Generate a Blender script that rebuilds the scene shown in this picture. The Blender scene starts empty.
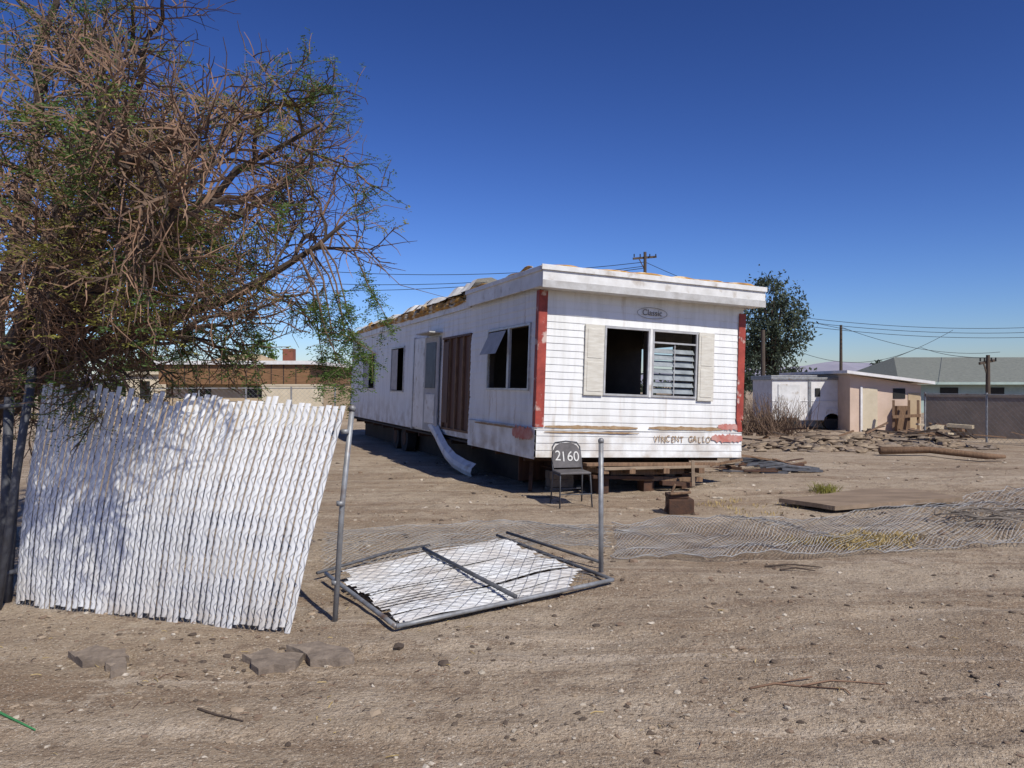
import bpy, math, random
import numpy as np
from mathutils import Vector, Matrix, noise
random.seed(7); rng=np.random.default_rng(7)
scene=bpy.context.scene
CAMH=1.65
# ------------------------------------------------------------------ helpers
def gz(x,y):
    f=1.0
    r=math.hypot(x,y)
    if r>30: f=max(0.0,1-(r-30)/30)
    if f==0: return 0.0
    z=0.045*noise.noise(Vector((x*.35,y*.35,1)))+0.024*noise.noise(Vector((x*1.3,y*1.3,4)))+0.012*noise.noise(Vector((x*4,y*4,9)))
    if y<8:
        for c,sl in ((3.55,.10),(4.95,.16)):
            d=y-(c+sl*x+.15*math.sin(x*.8+c)); z-= .020*math.exp(-(d/.11)**2)*(.6+.8*noise.noise(Vector((x*1.2,c,0)))); z+=.010*math.exp(-((abs(d)-.2)/.08)**2)
    return f*z
def sight(px,py,d):   # surveyed point: bearing, height angle, range
    return Vector(((px-512)/768*d,d,CAMH+(384-py)/768*d))
def spot(px,py,up=0.0): # surveyed point on the ground
    d=CAMH*768/(py-384); x=(px-512)/768*d
    return Vector((x,d,gz(x,d)+up))
class MB:
    def __init__(s): s.V=[];s.F=[];s.M=[]
    def add(s,vs,fs,m=0):
        b=len(s.V); s.V.extend([tuple(v) for v in vs])
        for f in fs: s.F.append(tuple(b+i for i in f)); s.M.append(m)
    def box(s,x0,x1,y0,y1,z0,z1,m=0):
        s.add([(x0,y0,z0),(x1,y0,z0),(x1,y1,z0),(x0,y1,z0),(x0,y0,z1),(x1,y0,z1),(x1,y1,z1),(x0,y1,z1)],
              [(0,3,2,1),(4,5,6,7),(0,1,5,4),(1,2,6,5),(2,3,7,6),(3,0,4,7)],m)
    def beam(s,p,q,w,h,m=0,up=(0,0,1)):
        p=Vector(p);q=Vector(q);d=(q-p).normalized();u=Vector(up)
        a=d.cross(u)
        if a.length<1e-3: a=d.cross(Vector((1,0,0)))
        a.normalize(); b=a.cross(d).normalized(); a=a*w/2;b=b*h/2
        s.add([p-a-b,p+a-b,p+a+b,p-a+b,q-a-b,q+a-b,q+a+b,q-a+b],[(0,1,2,3),(7,6,5,4),(0,4,5,1),(1,5,6,2),(2,6,7,3),(3,7,4,0)],m)
    def tube(s,pts,r,n=6,m=0,cap=True):
        pts=[Vector(p) for p in pts]; k=len(pts)
        if not hasattr(r,'__len__'): r=[r]*k
        b=len(s.V); ref=Vector((0.13,0.27,0.95))
        for i,p in enumerate(pts):
            d=(pts[min(i+1,k-1)]-pts[max(i-1,0)]).normalized()
            a=d.cross(ref)
            if a.length<.05: a=d.cross(Vector((1,0,0)))
            a.normalize(); c=a.cross(d)
            for j in range(n):
                t=2*math.pi*j/n; s.V.append(tuple(p+a*(math.cos(t)*r[i])+c*(math.sin(t)*r[i])))
        for i in range(k-1):
            for j in range(n):
                s.F.append((b+i*n+j,b+i*n+(j+1)%n,b+(i+1)*n+(j+1)%n,b+(i+1)*n+j)); s.M.append(m)
        if cap and n>=3:
            s.F.append(tuple(b+j for j in reversed(range(n)))); s.M.append(m)
            s.F.append(tuple(b+(k-1)*n+j for j in range(n))); s.M.append(m)
    def obj(s,name,mats,parent=None,smooth=False,bevel=0,mw=None):
        me=bpy.data.meshes.new(name); me.from_pydata(s.V,[],s.F)
        for m in mats: me.materials.append(m)
        me.polygons.foreach_set('material_index',s.M)
        if smooth: me.polygons.foreach_set('use_smooth',[True]*len(s.F))
        me.update()
        o=bpy.data.objects.new(name,me); scene.collection.objects.link(o)
        if parent: o.parent=parent
        if mw is not None: o.matrix_world=mw
        if bevel:
            b=o.modifiers.new('bev','BEVEL'); b.width=bevel; b.segments=2; b.limit_method='ANGLE'
        return o
def empty(name,loc=(0,0,0),mat=None):
    e=bpy.data.objects.new(name,None); scene.collection.objects.link(e)
    if mat is not None: e.matrix_world=mat
    return e
def MAT(name,c1,c2=None,scale=4,rough=.85,bump=0,bscale=40,metal=0,stretch=(1,1,1),lo=.35,hi=.65,speck=None,spec=.3):
    m=bpy.data.materials.new(name); m.use_nodes=True; N=m.node_tree.nodes; L=m.node_tree.links
    b=N['Principled BSDF']; b.inputs['Roughness'].default_value=rough; b.inputs['Metallic'].default_value=metal
    b.inputs['Specular IOR Level'].default_value=spec
    c2=c2 or tuple(x*.75 for x in c1)
    tc=N.new('ShaderNodeTexCoord'); mp=N.new('ShaderNodeMapping'); mp.inputs['Scale'].default_value=stretch
    L.new(tc.outputs['Object'],mp.inputs['Vector'])
    nz=N.new('ShaderNodeTexNoise'); nz.inputs['Scale'].default_value=scale; nz.inputs['Detail'].default_value=5; nz.inputs['Roughness'].default_value=.65
    L.new(mp.outputs[0],nz.inputs['Vector'])
    cr=N.new('ShaderNodeValToRGB'); cr.color_ramp.elements[0].position=lo; cr.color_ramp.elements[1].position=hi
    cr.color_ramp.elements[0].color=(*c2,1); cr.color_ramp.elements[1].color=(*c1,1)
    L.new(nz.outputs['Fac'],cr.inputs[0]); out=cr.outputs[0]
    if speck:
        col,sc,a,bb=speck
        n2=N.new('ShaderNodeTexNoise'); n2.inputs['Scale'].default_value=sc; n2.inputs['Detail'].default_value=5
        L.new(mp.outputs[0],n2.inputs['Vector'])
        r2=N.new('ShaderNodeMapRange'); r2.inputs[1].default_value=a; r2.inputs[2].default_value=bb
        L.new(n2.outputs['Fac'],r2.inputs[0])
        mx=N.new('ShaderNodeMix'); mx.data_type='RGBA'; L.new(r2.outputs[0],mx.inputs[0]); L.new(out,mx.inputs[6]); mx.inputs[7].default_value=(*col,1); out=mx.outputs[2]
    L.new(out,b.inputs['Base Color'])
    if bump:
        n3=N.new('ShaderNodeTexNoise'); n3.inputs['Scale'].default_value=bscale; n3.inputs['Detail'].default_value=4
        L.new(mp.outputs[0],n3.inputs['Vector'])
        bp=N.new('ShaderNodeBump'); bp.inputs['Strength'].default_value=bump; bp.inputs['Distance'].default_value=.01
        L.new(n3.outputs['Fac'],bp.inputs['Height']); L.new(bp.outputs[0],b.inputs['Normal'])
    return m
def LEAFMAT(name,c1,c2,scale=1.5,detail=2):
    m=MAT(name,c1,c2,scale=scale,rough=.6); N=m.node_tree.nodes;L=m.node_tree.links
    for n in N:
        if n.type=='TEX_NOISE': n.inputs['Detail'].default_value=detail
    b=N['Principled BSDF']; src=b.inputs['Base Color'].links[0].from_socket
    t=N.new('ShaderNodeBsdfTranslucent'); L.new(src,t.inputs[0]); mx=N.new('ShaderNodeMixShader'); mx.inputs[0].default_value=.35
    L.new(b.outputs[0],mx.inputs[1]); L.new(t.outputs[0],mx.inputs[2]); L.new(mx.outputs[0],N['Material Output'].inputs[0]); return m

# ------------------------------------------------------------------ materials
siding=MAT('white_siding',(.72,.725,.71),(.60,.60,.57),scale=2.2,rough=.55,stretch=(3,3,.35),lo=.3,hi=.55,speck=((.40,.33,.25),2.0,.62,.82))
def grime(m,z0,z1,col,amt):
    N=m.node_tree.nodes;L=m.node_tree.links;b=N['Principled BSDF'];src=b.inputs['Base Color'].links[0].from_socket
    tc=N.new('ShaderNodeTexCoord');sp=N.new('ShaderNodeSeparateXYZ');L.new(tc.outputs['Object'],sp.inputs[0])
    mr=N.new('ShaderNodeMapRange');mr.inputs[1].default_value=z1;mr.inputs[2].default_value=z0;L.new(sp.outputs[2],mr.inputs[0])
    nz=N.new('ShaderNodeTexNoise');nz.inputs['Scale'].default_value=3;nz.inputs['Detail'].default_value=7;L.new(tc.outputs['Object'],nz.inputs['Vector'])
    n2=N.new('ShaderNodeMapRange');n2.inputs[1].default_value=.4;n2.inputs[2].default_value=.65;L.new(nz.outputs['Fac'],n2.inputs[0])
    mu=N.new('ShaderNodeMath');mu.operation='MULTIPLY';L.new(mr.outputs[0],mu.inputs[0]);L.new(n2.outputs[0],mu.inputs[1])
    m2=N.new('ShaderNodeMath');m2.operation='MULTIPLY';L.new(mu.outputs[0],m2.inputs[0]);m2.inputs[1].default_value=amt
    mx=N.new('ShaderNodeMix');mx.data_type='RGBA';L.new(m2.outputs[0],mx.inputs[0]);L.new(src,mx.inputs[6]);mx.inputs[7].default_value=(*col,1)
    L.new(mx.outputs[2],b.inputs['Base Color'])
grime(siding,-.1,.8,(.33,.26,.19),.85)
white=MAT('white_paint',(.72,.72,.70),(.56,.55,.52),scale=3,rough=.5,speck=((.36,.30,.23),5,.58,.78))
offwhite=MAT('aged_shutter',(.62,.60,.53),(.5,.47,.4),scale=6,rough=.6,stretch=(1,1,6))
redp=MAT('faded_red_paint',(.36,.065,.045),(.22,.04,.03),scale=6,rough=.6,speck=((.5,.38,.33),5,.57,.64))
redsm=MAT('red_smear',(.42,.12,.09),(.5,.3,.26),scale=5,rough=.7)
orange=MAT('foam_insulation',(.52,.29,.07),(.26,.14,.05),scale=5,rough=.95,bump=1,bscale=30,speck=((.60,.50,.34),3,.5,.6))
roofm=MAT('roof_membrane',(.70,.69,.66),(.48,.45,.40),scale=2,rough=.7)
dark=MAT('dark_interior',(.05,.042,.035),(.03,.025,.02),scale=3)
brownpan=MAT('brown_panel',(.11,.045,.025),(.06,.026,.016),scale=4,rough=.6,stretch=(4,4,.4))
wood=MAT('weathered_wood',(.24,.15,.09),(.13,.08,.05),scale=5,rough=.9,stretch=(6,6,1),bump=.4)
woodg=MAT('grey_wood',(.30,.23,.16),(.17,.125,.09),scale=4,rough=.9,bump=.5,bscale=20)
rust=MAT('rusty_steel',(.10,.05,.03),(.05,.03,.022),scale=9,rough=.85,bump=.4)
galv=MAT('galvanised_steel',(.30,.31,.32),(.20,.20,.20),scale=12,rough=.5,metal=.35,speck=((.16,.10,.07),7,.6,.75))
wirem=MAT('galvanised_wire',(.36,.36,.35),(.24,.23,.22),scale=5,rough=.5,metal=.15)
darkpost=MAT('dark_post',(.10,.105,.12),(.06,.06,.065),scale=9,rough=.6)
slatm=MAT('white_pvc_slat',(.74,.75,.75),(.62,.62,.60),scale=7,rough=.5,stretch=(1,1,.4),lo=.3,hi=.5)
grime(slatm,.0,.45,(.42,.34,.26),.6)
glass=MAT('dusty_glass',(.05,.06,.07),(.03,.035,.04),scale=3,rough=.25,spec=.5)
louv=MAT('louvre_glass',(.30,.33,.34),(.18,.20,.21),scale=5,rough=.3,spec=.5)
alu=MAT('aluminium_frame',(.5,.5,.49),(.36,.35,.34),scale=8,rough=.45,metal=.3)
curtain=MAT('curtain',(.45,.45,.44),(.36,.36,.35),scale=6)
bark=MAT('bark',(.10,.072,.055),(.05,.038,.03),scale=8,rough=.95,bump=.6)
twigm=MAT('twig',(.19,.125,.085),(.09,.06,.042),scale=1.6,rough=.9)
twigr=MAT('twig_reddish',(.27,.165,.105),(.15,.09,.06),scale=2,rough=.9)
leafg=LEAFMAT('leaf_green',(.12,.19,.04),(.065,.11,.03))
leafy=LEAFMAT('leaf_yellow',(.30,.29,.06),(.18,.17,.04))
leafd=LEAFMAT('leaf_dark',(.065,.085,.05),(.03,.045,.028),scale=.7)
drym=MAT('dry_grass',(.46,.35,.15),(.34,.24,.09),scale=4)
concrete=MAT('concrete_piece',(.25,.20,.155),(.14,.11,.085),scale=9,bump=.9,bscale=30)
text_or=MAT('ochre_paint',(.26,.16,.08),(.36,.26,.16),scale=18)
text_w=MAT('chalk_paint',(.72,.71,.67),(.5,.49,.46),scale=20)
chairm=MAT('chair_grey',(.12,.11,.11),(.07,.065,.065),scale=9,rough=.6)
greenp=MAT('green_hose',(.06,.25,.09))

# ground
def ground_mat():
    m=bpy.data.materials.new('desert_dirt'); m.use_nodes=True; N=m.node_tree.nodes; L=m.node_tree.links
    b=N['Principled BSDF']; b.inputs['Roughness'].default_value=.95; b.inputs['Specular IOR Level'].default_value=.1
    tc=N.new('ShaderNodeTexCoord')
    def nz(sc,det=6,rough=.6,stretch=None,dist=0,rot=.2):
        n=N.new('ShaderNodeTexNoise'); n.inputs['Scale'].default_value=sc; n.inputs['Detail'].default_value=det; n.inputs['Roughness'].default_value=rough; n.inputs['Distortion'].default_value=dist
        if stretch:
            mp=N.new('ShaderNodeMapping'); mp.inputs['Scale'].default_value=stretch; mp.inputs['Rotation'].default_value=(0,0,rot); L.new(tc.outputs['Object'],mp.inputs[0]); L.new(mp.outputs[0],n.inputs[0])
        else: L.new(tc.outputs['Object'],n.inputs[0])
        return n.outputs['Fac']
    def mr(x,a,bb,c=0,d=1):
        r=N.new('ShaderNodeMapRange'); r.inputs[1].default_value=a;r.inputs[2].default_value=bb;r.inputs[3].default_value=c;r.inputs[4].default_value=d; L.new(x,r.inputs[0]); return r.outputs[0]
    def mix(f,a,bb):
        x=N.new('ShaderNodeMix'); x.data_type='RGBA'; L.new(f,x.inputs[0])
        for i,v in ((6,a),(7,bb)):
            if isinstance(v,tuple): x.inputs[i].default_value=(*v,1)
            else: L.new(v,x.inputs[i])
        return x.outputs[2]
    c=mix(mr(nz(.35,6,.65),.40,.60),(.32,.24,.165),(.46,.37,.27))
    c=mix(mr(nz(.9,6,.7,(.22,2.2,1),.4,-.13),.50,.60,0,.75),c,(.25,.175,.115))
    c=mix(mr(nz(1.3,6,.7,(.2,2.4,1),.5,-.16),.54,.64,0,.7),c,(.52,.43,.33))
    c=mix(mr(nz(3.2,6,.8),.52,.64,0,.7),c,(.205,.145,.10))
    c=mix(mr(nz(2.0,6,.8),.56,.66,0,.6),c,(.53,.44,.335))
    c=mix(mr(nz(42,3,.7),.54,.66,0,.75),c,(.135,.10,.07))
    c=mix(mr(nz(70,2,.6),.58,.68,0,.8),c,(.62,.54,.43))
    L.new(c,b.inputs['Base Color'])
    h=N.new('ShaderNodeMath'); h.operation='ADD'; L.new(mr(nz(5,7,.75),0,1,0,1.5),h.inputs[0]); L.new(mr(nz(45,3,.7),0,1,0,.45),h.inputs[1])
    bp=N.new('ShaderNodeBump'); bp.inputs['Strength'].default_value=1; bp.inputs['Distance'].default_value=.045
    L.new(h.outputs[0],bp.inputs['Height']); L.new(bp.outputs[0],b.inputs['Normal'])
    return m
def axis(lo,hi,step,far):
    a=list(np.arange(lo,hi+1e-6,step)); s=step;x=hi
    while x<far: s*=1.16; x+=s; a.append(x)
    s=step;x=lo
    while x>-far: s*=1.16; x-=s; a.insert(0,x)
    return a
def build_ground():
    X=axis(-7,8,.075,3500);Y=axis(2.2,13,.06,3500); nx=len(X)
    V=[(x,y,gz(x,y)) for y in Y for x in X]
    F=[(j*nx+i,j*nx+i+1,(j+1)*nx+i+1,(j+1)*nx+i) for j in range(len(Y)-1) for i in range(nx-1)]
    me=bpy.data.meshes.new('ground'); me.from_pydata(V,[],F); me.materials.append(ground_mat())
    me.polygons.foreach_set('use_smooth',[True]*len(F)); o=bpy.data.objects.new('ground',me); scene.collection.objects.link(o)
build_ground()

# ------------------------------------------------------------------ mobile home
C=Vector((.34,11.2,.585)); ANG=math.atan2(.38,.925)
MH=Matrix.Translation(C)@Matrix.Rotation(ANG,4,'Z')@Matrix.Rotation(.037,4,'Y')
mh=empty('mobile_home',mat=MH)
W=3.66;LEN=14.6;HT=2.62;PITCH=.105
def siding_wall(mb,org,U,Nn,a0,a1,v0,v1,holes,m=0,out=.009,off=0.0,wob=.010):
    org=Vector(org);U=Vector(U);Nn=Vector(Nn)
    xs=sorted(set([a0,a1]+[h[i] for h in holes for i in (0,1)]))
    xs2=[]
    for i in range(len(xs)-1):
        k=max(1,int((xs[i+1]-xs[i])/.3)); xs2+= [xs[i]+(xs[i+1]-xs[i])*j/k for j in range(k)]
    xs2.append(xs[-1])
    k=math.floor(v0/PITCH)+1
    br=set([v1]+[h[i] for h in holes for i in (2,3)])
    while k*PITCH<v1-1e-4: br.add(k*PITCH); k+=1
    vs=sorted(set([v0])|{b for b in br if b>v0})
    def pt(a,v,k):
        o=out*(1-(v-k*PITCH)/PITCH)+off+wob*noise.noise(Vector((a*.9,v*2.2,org.x+org.y*3)))+.004*noise.noise(Vector((a*4,k*3.3,2)))
        return org+U*a+Nn*o+Vector((0,0,v))
    for j in range(len(vs)-1):
        va,vb=vs[j],vs[j+1]
        if vb-va<1e-5: continue
        k=math.floor((va+1e-6)/PITCH)
        for i in range(len(xs2)-1):
            xa,xb=xs2[i],xs2[i+1]; cx=(xa+xb)/2;cv=(va+vb)/2
            if any(h[0]<cx<h[1] and h[2]<cv<h[3] for h in holes): continue
            q=[pt(xa,va,k),pt(xb,va,k),pt(xb,vb,k),pt(xa,vb,k)]
            mb.add(q,[(0,1,2,3)],m)
            if abs(va-k*PITCH)<1e-5:
                l=[pt(xa,va,k)-Nn*.03,pt(xb,va,k)-Nn*.03]
                mb.add([l[0],l[1],q[1],q[0]],[(0,1,2,3)],m)
mb=MB()
HF=[(1.105,1.844,.965,1.955),(1.953,2.733,.965,1.955)]
siding_wall(mb,(0,0,0),(1,0,0),(0,-1,0),0,W,.40,HT,HF)
siding_wall(mb,(0,-.045,0),(1,0,0),(0,-1,0),-.02,W,.0,.40,[])
HS=[(.33,2.06,1.0,1.95),(3.0,4.70,.18,1.98),(7.85,9.1,.9,1.95),(11.1,12.6,.95,1.93)]
siding_wall(mb,(0,0,0),(0,1,0),(-1,0,0),0,LEN,.42,HT,HS,wob=.018)
siding_wall(mb,(-.04,0,0),(0,1,0),(-1,0,0),-.05,2.9,-.03,.42,[])
siding_wall(mb,(0,0,0),(0,1,0),(-1,0,0),2.9,LEN,.06,.42,HS)
siding_wall(mb,(W,0,0),(0,1,0),(1,0,0),0,LEN,0,HT,[(2,3.2,1,1.9),(8,9,1,1.9)])
siding_wall(mb,(0,LEN,0),(1,0,0),(0,1,0),0,W,0,HT,[(1.2,2.4,1,1.9)])
mb.add([(-.05,-.058,.402),(W,-.058,.402),(W,.01,.42),(-.05,.01,.42)],[(0,1,2,3)],0)
mb.add([(-.052,-.05,.422),(.01,-.05,.44),(.01,2.9,.44),(-.052,2.9,.422)],[(0,1,2,3)],0)
mb.add([(-.045,2.9,-.03),(.0,2.9,-.03),(.0,2.9,.42),(-.045,2.9,.42)],[(0,1,2,3)],0)
mb.obj('siding_walls',[siding],mh)
mb=MB(); e=.09
mb.box(e,W-e,e,LEN-e,.02,.05,0)
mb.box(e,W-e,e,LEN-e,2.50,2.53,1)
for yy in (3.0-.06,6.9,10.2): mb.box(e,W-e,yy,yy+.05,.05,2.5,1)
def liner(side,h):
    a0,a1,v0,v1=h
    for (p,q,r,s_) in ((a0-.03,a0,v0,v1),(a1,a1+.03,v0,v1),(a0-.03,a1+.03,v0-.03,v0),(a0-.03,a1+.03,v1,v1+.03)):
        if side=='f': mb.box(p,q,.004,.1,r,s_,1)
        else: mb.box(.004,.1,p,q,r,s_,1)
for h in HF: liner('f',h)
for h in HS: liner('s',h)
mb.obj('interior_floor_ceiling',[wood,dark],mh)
# roof
mb=MB()
mb.box(-.10,W+.14,-.28,3.0,2.66,2.72,0)
mb.box(-.02,W+.10,3.0,LEN+.1,2.60,2.655,0)
mb.box(-.12,W+.17,-.32,-.285,2.44,2.745,0)
mb.box(-.125,W+.175,-.33,-.32,2.44,2.55,1)
mb.box(-.15,W+.18,-.35,-.32,2.69,2.765,0)
mb.box(-.125,-.10,-.285,3.02,2.46,2.73,0)
mb.box(-.15,-.125,-.30,3.02,2.68,2.75,0)
mb.box(W+.14,W+.17,-.285,LEN+.1,2.45,2.74,0)
mb.box(-.1,W+.14,-.285,-.0,2.45,2.465,0)
mb.box(-.045,-.02,3.02,LEN+.1,2.46,2.60,0)
mb.box(0,.0+.08,-.02,.0,2.3,2.44,0)
mb.obj('roof_and_fascia',[white,MAT('grey_fascia_band',(.5,.5,.49),(.36,.35,.33),scale=5)],mh,bevel=.004)
mb=MB()
def rag(x,y0,y1,z,r,m,step=.12,seed=0,along='y'):
    n=max(2,int(abs(y1-y0)/step)); pts=[];rr=[]
    for i in range(n+1):
        t=y0+(y1-y0)*i/n; a=noise.noise(Vector((t*1.9,seed,3)));b=noise.noise(Vector((t*4,seed+5,1)))
        p=(x+.05*b,t,z+.05*a) if along=='y' else (t,x+.03*b,z+.02*a)
        pts.append(p); rr.append(max(.008,r*(1+.9*a+.6*b)*min(1,.25+5*min(i/n,1-i/n))))
    mb.tube(pts,rr,7,m)
rag(-.02,3.02,LEN,2.67,.07,0,.08,1); rag(.12,3.0,LEN,2.76,.07,0,.10,2); rag(-.06,3.05,9,2.60,.04,0,.07,12)
rag(.0,.5,2.0,2.80,.045,0,.08,4,'x'); rag(-.02,2.1,3.5,2.80,.045,0,.08,24,'x')
for a,b,r in ((-.1,.55,.02),(.7,1.15,.018),(1.5,2.15,.022),(2.35,2.9,.02),(3.0,3.7,.03)): rag(-.25,a,b,2.772,r,0,.06,a*7,'x')
rag(-.1,.1,1.3,2.765,.018,0,.08,8); rag(-.1,1.8,3.0,2.765,.022,0,.08,9)
mb.obj('torn_roof_insulation',[orange,roofm],mh,smooth=False)
mb=MB()
n=90; rows=[]
for i in range(n+1):
    y=3.02+i*(11.2/n)
    a=noise.noise(Vector((y*1.1,1,1)));b=noise.noise(Vector((y*3.7,7,1)));c=noise.noise(Vector((y*8,3,1)))
    h=(.19 if y<8 else .12)+.13*a+.06*b+.03*c
    if y<4.4: h+=.05
    rows.append([(-.07+.10*b+.05*c,y,2.70+.3*h+.04*c),(.08,y,2.73+h*.9),(.35,y+.05*b,2.75+h),(.8,y,2.70+h*.7),(1.5,y,2.665)])
for i in range(n):
    if noise.noise(Vector((i*.21,2,2)))>.42: continue
    for j in range(4):
        if j==0 and noise.noise(Vector((i*.5,9,2)))>.15: continue
        mb.add([rows[i][j],rows[i][j+1],rows[i+1][j+1],rows[i+1][j]],[(0,1,2,3)],0)
mb.obj('lifted_roof_membrane',[roofm],mh)
mb=MB()
mb.box(-.03,.105,-.030,-.016,.44,2.44,0); mb.box(-.036,-.020,-.03,.075,.44,2.44,0)
mb.box(W-.10,W+.03,-.034,-.016,.62,2.35,0); mb.box(W+.018,W+.032,-.03,.08,.6,2.35,0)
mb.beam((W-.02,-.028,.42),(W-.06,-.03,.64),.09,.012,0,(0,1,0))
mb.obj('red_corner_trim',[redp],mh,bevel=.003)
mb=MB()
def smear(x0,x1,z0,z1,y,seed,face='f',m=0):
    k=26; top=[];bot=[]
    for i in range(k+1):
        t=i/k; e1=min(1,.45+min(t,1-t)*4)
        zt_=(z0+z1)/2+(z1-z0)/2*e1*(1+.6*noise.noise(Vector((i*.5,seed,0)))+.5*noise.noise(Vector((i*1.7,seed,0)))); zb=(z0+z1)/2-(z1-z0)/2*e1*(1+.6*noise.noise(Vector((i*.5,seed,5)))+.5*noise.noise(Vector((i*1.7,seed,5))))
        top.append(zt_);bot.append(zb)
    for i in range(k):
        xa=x0+(x1-x0)*i/k;xb=x0+(x1-x0)*(i+1)/k
        if face=='f': mb.add([(xa,y,bot[i]),(xb,y,bot[i+1]),(xb,y,top[i+1]),(xa,y,top[i])],[(0,1,2,3)],m)
        else: mb.add([(y,xa,bot[i]),(y,xb,bot[i+1]),(y,xb,top[i+1]),(y,xa,top[i])],[(0,1,2,3)],m)
smear(3.05,3.66,.25,.37,-.068,2); smear(3.2,3.66,.45,.54,-.030,3)
smear(.12,1.7,.425,.47,-.026,5,m=1); smear(1.9,3.3,.43,.48,-.026,6,m=1); smear(.1,1.7,.36,.385,-.068,7,m=1)
smear(.0,.75,.24,.42,-.070,9,'s'); smear(.6,2.5,.38,.41,-.070,11,'s',1)
mb.obj('red_paint_smears',[redsm,text_or],mh)
mb=MB()
def frame(a0,a1,v0,v1,w,side='f',o=-.03,d=.05,m=0):
    for (p,q,r,s_) in ((a0-w,a0,v0-w,v1+w),(a1,a1+w,v0-w,v1+w),(a0,a1,v0-w,v0),(a0,a1,v1,v1+w)):
        if side=='f': mb.box(p,q,o,o+d,r,s_,m)
        else: mb.box(o,o+d,p,q,r,s_,m)
frame(1.105,1.844,.965,1.955,.03); frame(1.953,2.733,.965,1.955,.03)
for i in range(8):
    z=1.0+i*.105; tl=random.uniform(-.015,.03)
    if i==7: continue
    mb.add([(1.965,-.005,z),(2.72,-.005,z),(2.72,.045,z+.08+tl),(1.965,.045,z+.08+tl),(1.965,-.001,z-.004),(2.72,-.001,z-.004),(2.72,.049,z+.076+tl),(1.965,.049,z+.076+tl)],
           [(0,1,2,3),(7,6,5,4),(0,4,5,1),(2,6,7,3)],1)
mb.box(2.335,2.35,-.012,-.006,.97,1.76,0)
mb.box(1.953,2.733,-.02,.0,1.775,1.80,0)
mb.box(1.877,1.92,-.028,-.018,.93,1.99,2)
mb.obj('front_windows',[alu,louv,white],mh)
mb=MB()
for a0,a1,z0,z1 in ((.735,1.06,.93,1.99),(2.775,3.07,.90,1.99)):
    mb.box(a0,a1,-.045,-.02,z0,z1,0)
    mb.box(a0+.04,a1-.04,-.052,-.045,z0+.06,z0+.5,1); mb.box(a0+.04,a1-.04,-.052,-.045,z0+.56,z1-.06,1)
mb.obj('shutters',[offwhite,offwhite],mh,bevel=.004)
mb=MB()
frame(.33,2.06,1.0,1.95,.035,'s'); frame(7.85,9.1,.9,1.95,.03,'s'); frame(11.1,12.6,.95,1.93,.03,'s')
mb.box(-.02,.02,1.12,1.20,1.0,1.95,0)
mb.add([(-.03,1.25,1.93),(-.03,2.0,1.93),(-.2,2.0,1.55),(-.2,1.25,1.55)],[(0,1,2,3)],2)
mb.box(-.012,-.006,8.5,9.08,.92,1.93,2); mb.box(-.012,-.006,11.9,12.58,.97,1.9,2)
mb.box(.02,.03,.34,.36,1.0,1.9,0)
mb.obj('side_windows',[alu,glass,curtain],mh)
mb=MB()
mb.box(-.05,-.025,5.80,6.75,.1,2.08,0); mb.box(-.058,-.05,5.95,6.5,1.2,1.85,0)
mb.box(-.065,-.055,5.85,5.91,1.0,1.1,1)
mb.box(-.055,-.015,6.8,6.86,.05,2.12,1)
mb.obj('door',[white,alu],mh,bevel=.004)
mb=MB()
mb.beam((-.10,5.68,1.07),(-.055,4.82,1.07),.03,1.95,0)
mb.beam((-.122,5.55,1.45),(-.083,4.95,1.45),.01,.95,1)
mb.beam((-.13,5.5,.55),(-.085,4.95,.55),.008,.6,2)
mb.box(-.30,-.0,4.75,5.75,2.10,2.13,0)
mb.obj('entrance_door',[curtain,MAT('door_window',(.09,.10,.11),(.05,.06,.065),rough=.5),white],mh,bevel=.004)
mb=MB()
mb.box(.03,.05,3.0,4.70,.18,1.98,0)
for i,y in enumerate((3.02,3.42,3.83,4.25,4.64)): mb.box(-.01,.03,y,y+.05,.18,1.98,1)
mb.box(-.012,.03,3.0,4.70,.16,.2,1); mb.box(-.02,.03,3.0,4.70,1.96,2.0,0)
mb.box(-.025,-.011,4.28,4.6,.3,1.9,0)
mb.obj('exposed_wall_panel',[brownpan,wood],mh)
mb=MB()
for x in (.75,2.85):
    mb.box(x-.06,x+.06,.25,LEN,-.03,0,0); mb.box(x-.01,x+.01,.25,LEN,-.24,-.03,0); mb.box(x-.06,x+.06,.25,LEN,-.27,-.24,0)
for y in np.arange(.5,14.4,1.2): mb.box(.05,W-.05,y,y+.06,-.1,-.005,0)
mb.box(.02,W-.02,.02,LEN,-.02,.018,1)
mb.box(.5,.53,1.6,LEN,-.56,-.02,1)  # added dark sheet, blocks light from the far side so the underside stays dark
mb.obj('steel_chassis_and_shade_sheet',[rust,dark],mh)
mb=MB()
def cyl(c,r,w,m,n=20):
    mb.tube([c,(c[0]+w,c[1],c[2])],r,n,m)
for y in (8.3,9.2):
    for x in (.18,W-.4): cyl((x,y,-.27),.33,.22,0); cyl((x-.01,y,-.27),.17,.24,1)
    mb.tube([(.2,y,-.27),(W-.2,y,-.27)],.04,8,1)
mb.obj('wheels_axles',[MAT('tyre_rubber',(.03,.03,.03)),rust],mh)
mb=MB()
for y in (.7,3.6,6.4,11.5,13.8):
    for x in (.75,2.85):
        for k in range(3):
            j=random.uniform(-.02,.02); z=-.27-k*.13; mb.box(x-.2+j,x+.2+j,y-.1+j,y+.1+j,z-.125,z,0)
mb.obj('concrete_block_piers',[concrete],mh,bevel=.006)
mb=MB()
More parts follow.
